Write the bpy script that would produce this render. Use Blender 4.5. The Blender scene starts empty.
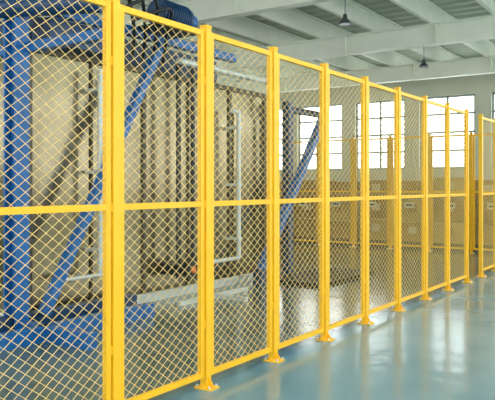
import bpy, math, random
from mathutils import Vector, Matrix
random.seed(4)
scene = bpy.context.scene
scene.view_settings.view_transform = 'Standard'

# ---------------- materials ----------------
def mat(name, col, rough=0.5, metal=0.0, noise=0.0, nscale=6.0, stretch=(1,1,1), rvar=0.0, bump=0.0):
    m = bpy.data.materials.new(name); m.use_nodes = True
    nt = m.node_tree; b = nt.nodes['Principled BSDF']
    b.inputs['Roughness'].default_value = rough
    b.inputs['Metallic'].default_value = metal
    c = (col[0], col[1], col[2], 1)
    b.inputs['Base Color'].default_value = c
    if noise > 0 or rvar > 0 or bump > 0:
        tc = nt.nodes.new('ShaderNodeTexCoord'); mp = nt.nodes.new('ShaderNodeMapping')
        mp.inputs['Scale'].default_value = stretch
        nt.links.new(tc.outputs['Object'], mp.inputs['Vector'])
        n = nt.nodes.new('ShaderNodeTexNoise'); n.inputs['Scale'].default_value = nscale
        n.inputs['Detail'].default_value = 5
        nt.links.new(mp.outputs['Vector'], n.inputs['Vector'])
        if noise > 0:
            r = nt.nodes.new('ShaderNodeValToRGB')
            r.color_ramp.elements[0].position = 0.3; r.color_ramp.elements[1].position = 0.7
            r.color_ramp.elements[0].color = tuple(max(0, v*(1-noise)) for v in col)+(1,)
            r.color_ramp.elements[1].color = tuple(min(1, v*(1+noise)) for v in col)+(1,)
            nt.links.new(n.outputs['Fac'], r.inputs['Fac'])
            nt.links.new(r.outputs['Color'], b.inputs['Base Color'])
        if rvar > 0:
            mr = nt.nodes.new('ShaderNodeMapRange')
            mr.inputs['To Min'].default_value = max(0.02, rough-rvar); mr.inputs['To Max'].default_value = rough+rvar
            nt.links.new(n.outputs['Fac'], mr.inputs['Value']); nt.links.new(mr.outputs['Result'], b.inputs['Roughness'])
        if bump > 0:
            bp = nt.nodes.new('ShaderNodeBump'); bp.inputs['Strength'].default_value = bump
            bp.inputs['Distance'].default_value = 0.05
            nt.links.new(n.outputs['Fac'], bp.inputs['Height']); nt.links.new(bp.outputs['Normal'], b.inputs['Normal'])
    return m

M_YEL = mat('yellow_powder_coat', (0.90, 0.49, 0.01), 0.42, 0, 0.05, 3)
M_YWIRE = mat('yellow_wire', (0.82, 0.58, 0.20), 0.5)
M_BLUE = mat('blue_paint', (0.010, 0.135, 0.42), 0.35, 0, 0.15, 4)
M_NAVY = mat('navy_paint', (0.012, 0.055, 0.15), 0.4, 0, 0.2, 5)
M_DARK = mat('dark_steel', (0.03, 0.035, 0.04), 0.4, 0.3)
M_BRONZE = mat('bronze_sheet', (0.34, 0.29, 0.195), 0.20, 0.85, 0.35, 0.8, (1, 1.3, 0.45), 0.08, 0.25)  # stretched colour noise paints blotchy reflections into the sheet
M_SEAM = mat('seam_trim', (0.10, 0.085, 0.06), 0.4, 0.4)
M_GALV = mat('galvanised_pipe', (0.62, 0.68, 0.69), 0.35, 0.2)
M_WHITE = mat('white_paint_steel', (0.84, 0.87, 0.78), 0.5, 0, 0.04, 2)
M_ROOF = mat('roof_sheet', (0.48, 0.53, 0.44), 0.6, 0, 0.06, 1)
M_WALL = mat('wall_plaster', (0.58, 0.58, 0.48), 0.8, 0, 0.05, 1)
M_FRAME = mat('window_frame_grey', (0.30, 0.36, 0.36), 0.5)
M_CARD = mat('cardboard', (0.34, 0.21, 0.07), 0.8, 0, 0.3, 1.3)
M_CARD2 = mat('cardboard_light', (0.46, 0.32, 0.12), 0.8, 0, 0.2, 1.7)
M_LABEL = mat('carton_label', (0.55, 0.48, 0.32), 0.7)
M_SIGN = mat('cream_sign', (0.62, 0.58, 0.40), 0.6)
M_MAT = mat('black_grating', (0.025, 0.025, 0.03), 0.5)
M_LAMP = mat('lamp_housing', (0.06, 0.07, 0.08), 0.4)
M_RED = mat('orange_plastic', (0.7, 0.16, 0.02), 0.4)

def floor_mat():
    m = bpy.data.materials.new('epoxy_floor'); m.use_nodes = True
    nt = m.node_tree; b = nt.nodes['Principled BSDF']
    tc = nt.nodes.new('ShaderNodeTexCoord'); sx = nt.nodes.new('ShaderNodeSeparateXYZ')
    nt.links.new(tc.outputs['Object'], sx.inputs[0])
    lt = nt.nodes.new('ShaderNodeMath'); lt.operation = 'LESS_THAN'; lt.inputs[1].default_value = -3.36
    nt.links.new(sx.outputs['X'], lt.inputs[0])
    n = nt.nodes.new('ShaderNodeTexNoise'); n.inputs['Scale'].default_value = 0.9; n.inputs['Detail'].default_value = 7
    nt.links.new(tc.outputs['Object'], n.inputs['Vector'])
    def ramp(a, c):
        r = nt.nodes.new('ShaderNodeValToRGB')
        r.color_ramp.elements[0].position = 0.3; r.color_ramp.elements[1].position = 0.7
        r.color_ramp.elements[0].color = a+(1,); r.color_ramp.elements[1].color = c+(1,)
        nt.links.new(n.outputs['Fac'], r.inputs['Fac']); return r
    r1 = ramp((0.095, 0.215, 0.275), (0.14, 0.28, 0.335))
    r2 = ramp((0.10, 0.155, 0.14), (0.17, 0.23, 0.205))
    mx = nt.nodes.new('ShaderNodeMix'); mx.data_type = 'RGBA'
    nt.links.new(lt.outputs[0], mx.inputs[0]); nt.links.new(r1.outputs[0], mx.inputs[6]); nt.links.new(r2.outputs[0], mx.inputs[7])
    nt.links.new(mx.outputs[2], b.inputs['Base Color'])
    mr = nt.nodes.new('ShaderNodeMapRange'); mr.inputs['To Min'].default_value = 0.08; mr.inputs['To Max'].default_value = 0.24
    nt.links.new(n.outputs['Fac'], mr.inputs['Value']); nt.links.new(mr.outputs[0], b.inputs['Roughness'])
    n2 = nt.nodes.new('ShaderNodeTexNoise'); n2.inputs['Scale'].default_value = 3.0
    nt.links.new(tc.outputs['Object'], n2.inputs['Vector'])
    bp = nt.nodes.new('ShaderNodeBump'); bp.inputs['Strength'].default_value = 0.08; bp.inputs['Distance'].default_value = 0.05
    nt.links.new(n2.outputs['Fac'], bp.inputs['Height']); nt.links.new(bp.outputs[0], b.inputs['Normal'])
    b.inputs['Specular IOR Level'].default_value = 0.85
    return m
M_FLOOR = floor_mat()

# ---------------- mesh builder ----------------
class MB:
    def __init__(s): s.v = []; s.f = []; s.mi = []; s.mats = []; s.sm = []
    def m(s, mt):
        if mt not in s.mats: s.mats.append(mt)
        return s.mats.index(mt)
    def add(s, vs, fs, mt, smooth=False):
        o = len(s.v); s.v += [tuple(v) for v in vs]; k = s.m(mt)
        for f in fs: s.f.append([i+o for i in f]); s.mi.append(k); s.sm.append(smooth)
    def box(s, a, b, mt):
        (x0, y0, z0), (x1, y1, z1) = a, b
        x0, x1 = sorted((x0, x1)); y0, y1 = sorted((y0, y1)); z0, z1 = sorted((z0, z1))
        vs = [(x0,y0,z0),(x1,y0,z0),(x1,y1,z0),(x0,y1,z0),(x0,y0,z1),(x1,y0,z1),(x1,y1,z1),(x0,y1,z1)]
        s.add(vs, [(0,3,2,1),(4,5,6,7),(0,1,5,4),(1,2,6,5),(2,3,7,6),(3,0,4,7)], mt)
    def beam(s, p, q, w, h, mt, up=(0,0,1)):
        p = Vector(p); q = Vector(q); d = (q-p).normalized(); u = Vector(up)
        if abs(d.dot(u)) > 0.98: u = Vector((1,0,0))
        r = d.cross(u).normalized(); t = r.cross(d).normalized()
        vs = []
        for c in (p, q):
            for a, b in ((-1,-1),(1,-1),(1,1),(-1,1)): vs.append(c+r*a*w/2+t*b*h/2)
        s.add(vs, [(0,1,2,3),(7,6,5,4),(0,4,5,1),(1,5,6,2),(2,6,7,3),(3,7,4,0)], mt)
    def ibeam(s, p, q, w, h, mt, t=0.02):
        p = Vector(p); q = Vector(q); d = (q-p).normalized(); u = Vector((0,0,1))
        if abs(d.dot(u)) > 0.98: u = Vector((1,0,0))
        r = d.cross(u).normalized(); n = r.cross(d).normalized()
        s.beam(p, q, t, h-2*t, mt)
        s.beam(p+n*(h/2-t/2), q+n*(h/2-t/2), w, t, mt); s.beam(p-n*(h/2-t/2), q-n*(h/2-t/2), w, t, mt)
    def cyl(s, p, q, r, mt, seg=14, r2=None):
        p = Vector(p); q = Vector(q); d = (q-p).normalized(); u = Vector((0,0,1)) if abs(d.z) < 0.9 else Vector((1,0,0))
        a = d.cross(u).normalized(); b = d.cross(a).normalized(); r2 = r if r2 is None else r2
        vs = []
        for c, rr in ((p, r), (q, r2)):
            for i in range(seg):
                t = 2*math.pi*i/seg; vs.append(c+(a*math.cos(t)+b*math.sin(t))*rr)
        s.add(vs, [(i, (i+1) % seg, seg+(i+1) % seg, seg+i) for i in range(seg)], mt, True)
        s.add(vs[:seg], [tuple(range(seg))[::-1]], mt); s.add(vs[seg:], [tuple(range(seg))], mt)
    def tube(s, pts, r, mt, seg=8):
        P = [Vector(p) for p in pts]; P = [P[0]]+P+[P[-1]]; out = []
        for i in range(1, len(P)-2):
            for k in range(6):
                t = k/6; a, b, c, d = P[i-1:i+3]
                out.append(0.5*((2*b)+(c-a)*t+(2*a-5*b+4*c-d)*t*t+(3*b-a-3*c+d)*t**3))
        out.append(P[-2])
        for i in range(len(out)-1): s.cyl(out[i], out[i+1], r, mt, seg)
    def lathe(s, c, prof, mt, seg=24):
        vs = []
        for r, z in prof:
            for i in range(seg):
                t = 2*math.pi*i/seg; vs.append((c[0]+r*math.cos(t), c[1]+r*math.sin(t), c[2]+z))
        fs = []
        for j in range(len(prof)-1):
            for i in range(seg): fs.append((j*seg+i, j*seg+(i+1) % seg, (j+1)*seg+(i+1) % seg, (j+1)*seg+i))
        s.add(vs, fs, mt, True)
    def mesh(s, name):
        me = bpy.data.meshes.new(name); me.from_pydata(s.v, [], s.f)
        for mt in s.mats: me.materials.append(mt)
        me.polygons.foreach_set('material_index', s.mi); me.polygons.foreach_set('use_smooth', s.sm)
        me.update(); return me
    def obj(s, name, loc=(0,0,0), bevel=0.0, parent=None):
        o = bpy.data.objects.new(name, s.mesh(name)); scene.collection.objects.link(o); o.location = loc
        if bevel:
            b = o.modifiers.new('bev', 'BEVEL'); b.width = bevel; b.segments = 2; b.limit_method = 'ANGLE'
        if parent: o.parent = parent
        return o
def inst(name, me, loc, rz=0, parent=None):
    o = bpy.data.objects.new(name, me); scene.collection.objects.link(o); o.location = loc; o.rotation_euler = (0,0,rz)
    if parent: o.parent = parent
    return o
def empty(name):
    o = bpy.data.objects.new(name, None); scene.collection.objects.link(o); return o

# ---------------- room ----------------
X0, X1, Y0, Y1, H = -17.0, 7.0, -6.0, 24.0, 6.0
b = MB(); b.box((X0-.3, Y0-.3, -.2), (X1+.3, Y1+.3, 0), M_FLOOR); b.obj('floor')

def wall(name, fixed, lo, hi, wins, sill, head, axis, thick=0.3):
    mb = MB()
    def bx(a0, a1, z0, z1):
        if axis == 'x': mb.box((a0, fixed, z0), (a1, fixed+thick, z1), M_WALL)
        else: mb.box((fixed, a0, z0), (fixed+thick, a1, z1), M_WALL)
    bx(lo, hi, 0, sill); bx(lo, hi, head, H+0.4)
    c = lo
    for (s0, s1) in wins:
        bx(c, s0, sill, head); c = s1
    bx(c, hi, sill, head)
    mb.obj(name)
wn = [0]
def window(fixed, s0, s1, z0, z1, axis, nx=4, nz=4):
    wn[0] += 1; mb = MB(); f = fixed; t = 0.07
    def bx(a0, a1, c0, c1):
        if axis == 'x': mb.box((a0, f-.04, c0), (a1, f+.04, c1), M_FRAME)
        else: mb.box((f-.04, a0, c0), (f+.04, a1, c1), M_FRAME)
    for i in range(nx+1):
        a = s0+(s1-s0)*i/nx; a = min(max(a, s0+t/2), s1-t/2); bx(a-t/2, a+t/2, z0, z1)
    for i in range(nz+1):
        a = z0+(z1-z0)*i/nz; a = min(max(a, z0+t/2), z1-t/2); bx(s0, s1, a-t/2, a+t/2)
    mb.obj('window_%d' % wn[0])
wb = [(X0+0.7+i*2.55, X0+0.7+i*2.55+2.0) for i in range(9)]
wall('wall_back', Y1, X0, X1, wb, 2.2, 4.8, 'x')
for a, c in wb: window(Y1+.15, a, c, 2.2, 4.8, 'x', 2, 4)
wl = [(Y0+1+i*4, Y0+1+i*4+2.8) for i in range(7)]
wall('wall_left', X0-.3, Y0, Y1, wl, 2.2, 4.7, 'y')
for a, c in wl: window(X0-.15, a, c, 2.2, 4.7, 'y')
wr = [(Y0+.6+i*4.2, Y0+.6+i*4.2+3.6) for i in range(7)]
wall('wall_right', X1, Y0, Y1, wr, 1.0, 5.0, 'y')
for a, c in wr: window(X1+.15, a, c, 1.0, 5.0, 'y')
wf = [(X0+.8+i*4, X0+.8+i*4+3.4) for i in range(6)]
wall('wall_front', Y0-.3, X0, X1, wf, 0.8, 5.2, 'x')
for a, c in wf: window(Y0-.15, a, c, 0.8, 5.2, 'x')

b = MB()
def corr(x0, x1, y0, y1):
    n = int((y1-y0)/0.125); vs = []; fs = []
    for i in range(n+1):
        z = H+(0.05 if (i//2) % 2 else 0.0); y = y0+(y1-y0)*i/n
        vs += [(x0, y, z), (x1, y, z), (x0, y, z+.1), (x1, y, z+.1)]
    for i in range(n):
        o = i*4; fs += [(o, o+1, o+5, o+4), (o+2, o+6, o+7, o+3)]
    b.add(vs, fs, M_ROOF)
corr(X0-.3, -1.6, Y0, Y1); corr(0.6, 2.6, Y0, Y1); corr(4.8, X1+.3, Y0, Y1); corr(-1.6, .6, -6, -4); 
b.obj('ceiling')

for i, y in enumerate((-3.8, 1.2, 6.2, 11.2, 16.2, 21.2)):
    mb = MB(); mb.ibeam((X0+.1, y, 5.25), (X1-.1, y, 5.25), 0.24, 0.5, M_WHITE, 0.03)
    for x in (X0+.15, X1-.15):
        mb.box((x-.14, y-.14, 0), (x+.14, y+.14, 5.0), M_WHITE)
    k = X0+2
    while k < X1:
        mb.box((k-.01, y-.11, 5.03), (k+.01, y+.11, 5.47), M_WHITE); k += 2.4
    mb.obj('roof_beam')
x = X0+1.0; mb = MB()
while x < X1:
    mb.box((x-.045, Y0, 5.5), (x+.045, Y1, 5.56), M_WHITE)
    mb.box((x-.012, Y0, 5.56), (x+.012, Y1, 5.94), M_WHITE)
    mb.box((x-.05, Y0, 5.94), (x+.05, Y1, 5.99), M_WHITE)
    x += 1.5
mb.obj('roof_purlins')

# ---------------- fence ----------------
FX = -3.25; PH = 2.8
def clip(p, d, w, z0, z1):
    t0, t1 = -1e9, 1e9
    for k, (lo, hi) in enumerate(((0, w), (z0, z1))):
        a = (lo-p[k])/d[k]; c = (hi-p[k])/d[k]
        if a > c: a, c = c, a
        t0 = max(t0, a); t1 = min(t1, c)
    return (t0, t1) if t1-t0 > 0.01 else None
def panel_mesh(name, w, sign=False, r=0.0015, pitch=(0.098, 0.070)):
    mb = MB(); ft = 0.042; zb, zt, zm = 0.09, PH-.01, 1.44
    mb.box((-.018, 0, zb), (.018, ft, zt), M_YEL); mb.box((-.018, w-ft, zb), (.018, w, zt), M_YEL)
    for z in (zb, zm-ft/2, zt-ft): mb.box((-.016, ft, z), (.016, w-ft, z+ft), M_YEL)
    px, pz = pitch[0]/2, pitch[1]/2
    for z0, z1 in ((zb+ft, zm-ft/2), (zm+ft/2, zt-ft)):
        for sgn in (1, -1):
            dy, dz = px, pz*sgn; n = int((w+(z1-z0)*px/pz)/pitch[0])+2
            for i in range(-n, n+1):
                q = clip((i*pitch[0], z0 if sgn > 0 else z1), (dy, dz), w-2*ft, z0, z1)
                if q:
                    zz = z0 if sgn > 0 else z1
                    A = (sgn*0.0015, ft+i*pitch[0]+dy*q[0], zz+dz*q[0]); B = (sgn*0.0015, ft+i*pitch[0]+dy*q[1], zz+dz*q[1])
                    mb.beam(A, B, r*2, r*2, M_YWIRE, up=(1,0,0))
    if sign:
        mb.box((.02, w*.36, 1.04), (.026, w*.64, 1.18), M_SIGN)
        mb.box((.026, w*.40, 1.09), (.028, w*.60, 1.13), M_DARK)
    for z in (0.5, 1.44, 2.4):
        mb.box((.0, -.014, z-.03), (.022, .004, z+.03), M_YEL); mb.box((.0, w-.004, z-.03), (.022, w+.014, z+.03), M_YEL)
    return mb.mesh(name)
def post_mesh():
    mb = MB(); h = .03
    mb.box((-h, -h, 0.008), (h, h, PH+.02), M_YEL)
    mb.box((-h-.004, -h-.004, PH+.02), (h+.004, h+.004, PH+.035), M_YEL)
    mb.box((-.07, -.06, 0), (.09, .06, .012), M_YEL)
    for sx, sy in ((-.05,-.045), (.07,-.045), (.07,.045), (-.05,.045)):
        mb.cyl((sx, sy, .012), (sx, sy, .03), .01, M_GALV, 6)
    mb.add([(h, -.004, .012), (.085, -.004, .012), (h, -.004, .1), (h, .004, .012), (.085, .004, .012), (h, .004, .1)],
           [(0,1,2), (5,4,3), (1,4,5,2)], M_YEL)
    return mb.mesh('fence_post')
PW = 0.92
pm = panel_mesh('mesh_panel', PW); pm_s = panel_mesh('mesh_panel_sign', PW, True); po = post_mesh()
y0 = 3.235
F1 = empty('yellow_mesh_fence')
for i in range(-5, 9):
    y = y0+i
    inst('post', po, (FX, y, 0), 0, F1)
    if i < 8: inst('panel', pm, (FX, y+.04, 0), 0, F1)
F2 = empty('yellow_mesh_fence')
for i in range(9, 13):
    y = y0+i-.15
    inst('post', po, (FX, y, 0), 0, F2)
    if i < 12: inst('panel', pm, (FX, y+.04, 0), 0, F2)
BY = 16.1
F3 = empty('yellow_mesh_fence')
for i in range(0, 13):
    x = FX-.3-i
    inst('post', po, (x, BY, 0), -math.pi/2, F3)
    if i < 12: inst('panel', pm_s, (x-.96, BY, 0), -math.pi/2, F3)

# ---------------- cartons on pallets behind back fence ----------------
mb = MB(); x = -3.0
while x > -15.5:
    w = random.uniform(.8, 1.1); z = 0.12
    mb.box((x-w, 17.2, 0), (x, 18.2, .12), M_SEAM)
    for k in range(3):
        hh = random.uniform(.5, .6); mt = random.choice((M_CARD, M_CARD, M_CARD2))
        mb.box((x-w+.02, 17.2+.02*k, z), (x-.02, 18.2, z+hh-.03), mt)
        mb.box((x-w*.55-.1, 17.19, z+hh*.4), (x-w*.55+.12, 17.21+.02*k, z+hh*.75), M_LABEL if random.random() < .5 else M_CARD)
        z += hh
    x -= w+.06
mb.obj('stacked_cartons')

# ---------------- machine ----------------
root = empty('industrial_machine')  # generic industrial machine, exact type unknown
mb = MB(); hx = -6.32; ya, yb, hz = 4.95, 9.9, 3.1
mb.box((-9.0, ya, .12), (hx, yb, hz), M_BRONZE)
mb.box((-9.05, ya-.05, 0), (hx+.05, yb+.05, .12), M_GALV)
mb.box((-9.02, ya-.03, hz), (hx+.04, yb+.03, hz+.07), M_SEAM)
for y, sw in ((ya+.02, .03), (5.9, .012), (6.85, .03), (7.8, .012), (8.85, .03), (yb-.03, .03)):
    mb.box((hx, y-sw, .12), (hx+.03, y+sw, hz), M_SEAM)
mb.box((hx+.01, 8.95, .2), (hx+.03, 9.72, 2.75), M_BRONZE)
mb.box((hx+.03, 9.6, 1.3), (hx+.07, 9.64, 1.55), M_DARK)
mb.obj('housing', bevel=.006, parent=root)
mb = MB()
cx, cy = -6.05, 4.6
mb.ibeam((cx, cy, 0), (cx, cy, 4.0), .18, .2, M_BLUE, .025)
mb.box((cx-.18, cy-.18, 0), (cx+.18, cy+.18, .025), M_BLUE)
mb.ibeam((-6.05, 10.3, 2.92), (-6.05, 11.45, 2.92), .14, .1, M_NAVY, .02)
mb.box((-6.12, 10.15, 0), (-5.98, 10.3, 3.05), M_NAVY)
mb.beam((-5.92, 4.85, .2), (-5.92, 6.75, 3.45), .11, .10, M_BLUE)
mb.beam((-5.92, 9.15, .2), (-5.92, 11.35, 2.92), .13, .12, M_BLUE)
mb.box((-6.0, 9.05, 0), (-5.84, 9.3, .26), M_NAVY)
mb.beam((-6.9, 4.7, 3.05), (-4.75, 4.7, 3.05), .12, .10, M_BLUE)
mb.beam((-6.9, 4.7, 3.55), (-5.0, 4.7, 3.55), .1, .08, M_BLUE)
mb.beam((-5.92, 4.6, 3.5), (-5.92, 8.4, 3.5), .12, .11, M_BLUE)
mb.beam((-5.6, 2.8, .08), (-5.6, 6.2, .08), .12, .16, M_BLUE)
mb.beam((-6.25, 4.6, .08), (-4.9, 4.6, .08), .12, .16, M_BLUE)
mb.beam((-6.25, 3.2, .08), (-5.5, 3.2, .08), .12, .16, M_BLUE)
mb.beam((-6.1, 2.8, .1), (-6.1, 6.4, .1), .18, .2, M_NAVY)
mb.beam((-6.05, 3.0, 0), (-6.05, 3.0, 3.9), .14, .14, M_BLUE)
mb.obj('blue_frame', bevel=.004, parent=root)
mb = MB()
for y, z0, z1, r in ((5.85, .5, 3.0, .035), (8.8, .45, 2.75, .036)):
    mb.cyl((-6.1, y, z0), (-6.1, y, z1), r, M_GALV)
    for z in (z0+.3, (z0+z1)/2, z1-.25): mb.box((-6.32, y-.05, z-.02), (-6.07, y+.05, z+.02), M_GALV)
mb.cyl((-6.1, 8.8, .45), (-6.1, 7.7, .45), .03, M_GALV); mb.cyl((-6.1, 5.85, .5), (-6.1, 5.3, .5), .028, M_GALV)
mb.cyl((-6.1, 8.6, 2.75), (-6.1, 8.8, 2.75), .03, M_GALV)
for y in (7.3, 7.62, 9.85):
    mb.cyl((-6.08, y, .3), (-6.08, y, 3.3), .034, M_DARK)
mb.box((-6.3, 7.2, .35), (-6.0, 7.65, .5), M_DARK); mb.cyl((-6.05, 7.4, .42), (-5.9, 7.4, .42), .12, M_DARK)
mb.cyl((-5.9, 7.4, .42), (-5.88, 7.4, .42), .05, M_RED)
mb.obj('pipework', parent=root)
mb = MB()
mb.cyl((-5.6, 6.3, 3.72), (-5.6, 6.85, 3.72), .16, M_NAVY, 20)
for i in range(12): mb.cyl((-5.6, 6.34+i*.04, 3.72), (-5.6, 6.355+i*.04, 3.72), .175, M_NAVY, 20)
mb.cyl((-5.6, 6.85, 3.72), (-5.6, 7.0, 3.72), .1, M_BLUE, 16); mb.box((-5.95, 6.25, 3.52), (-5.4, 6.9, 3.57), M_DARK)
mb.cyl((-6.7, 4.2, 3.45), (-5.1, 4.9, 3.45), .11, M_NAVY, 18); mb.cyl((-6.7, 4.2, 3.8), (-5.2, 4.9, 3.8), .07, M_GALV, 16)
mb.box((-6.3, 5.0, 3.17), (-6.0, 6.1, 3.45), M_NAVY); mb.box((-7.6, 5.2, 3.17), (-6.6, 8.9, 3.6), M_NAVY)
mb.cyl((-6.0, 7.2, 3.3), (-6.0, 9.6, 3.3), .045, M_GALV, 16)
for k in range(4):
    mb.tube([(-5.7+.06*k, 4.9+.3*k, 3.5), (-5.3, 5.3+.3*k, 3.9-.07*k), (-5.6, 5.9+.2*k, 3.5), (-6.1, 6.4+.2*k, 3.25)], .022, M_DARK)
mb.obj('overhead_drive', parent=root)
mb = MB()
gx0, gx1, gy0, gy1 = -6.0, -4.95, 9.4, 11.4
mb.box((gx0, gy0, 0), (gx1, gy0+.05, .06), M_MAT); mb.box((gx0, gy1-.05, 0), (gx1, gy1, .06), M_MAT)
mb.box((gx0, gy0, 0), (gx0+.05, gy1, .06), M_MAT); mb.box((gx1-.05, gy0, 0), (gx1, gy1, .06), M_MAT)
y = gy0+.08
while y < gy1: mb.box((gx0, y, .0), (gx1, y+.055, .055), M_MAT); y += .08
mb.obj('floor_grating')
mb = MB(); mb.beam((-5.75, 6.9, .03), (-5.75, 8.5, .03), .06, .06, M_GALV); mb.beam((-5.75, 7.7, .03), (-5.2, 7.7, .03), .06, .06, M_GALV)
mb.obj('floor_rail', bevel=.004)

# ---------------- hanging lamps ----------------
def lamp(x, y, z):
    mb = MB(); s = .52
    mb.cyl((0, 0, .3*s), (0, 0, 5.0-z+.02), .006, M_LAMP, 8)
    mb.lathe((0, 0, 0), [(r*s, q*s) for r, q in [(.03, .34), (.07, .32), (.08, .18), (.12, .14), (.2, .04), (.24, -.04), (.235, -.04), (.19, .03), (.1, .12), (.0, .14)]], M_LAMP)
    o = mb.obj('pendant_lamp', (x, y, z))
    ld = bpy.data.lights.new('bulb', 'POINT'); ld.energy = 3; ld.shadow_soft_size = .04; ld.color = (1, .95, .85)
    lo = bpy.data.objects.new('bulb', ld); scene.collection.objects.link(lo); lo.parent = o; lo.location = (0, 0, -.01)
lamp(-5.42, 11.2, 4.52); lamp(-5.72, 16.2, 4.5)

# ---------------- world ----------------
w = bpy.data.worlds.new('World'); scene.world = w; w.use_nodes = True
bg = w.node_tree.nodes['Background']; bg.inputs[0].default_value = (0.93, 0.98, 0.95, 1); bg.inputs[1].default_value = 4.8

# ---------------- camera ----------------
cd = bpy.data.cameras.new('camera'); cam = bpy.data.objects.new('camera', cd); scene.collection.objects.link(cam)
cd.sensor_width = 36; cd.lens = 680/495*36
cd.shift_y = -14/495
cam.location = (0, 0, 1.58)
cam.rotation_euler = (math.radians(90), 0, math.atan(458.5/680))
cd.clip_end = 200
scene.camera = cam
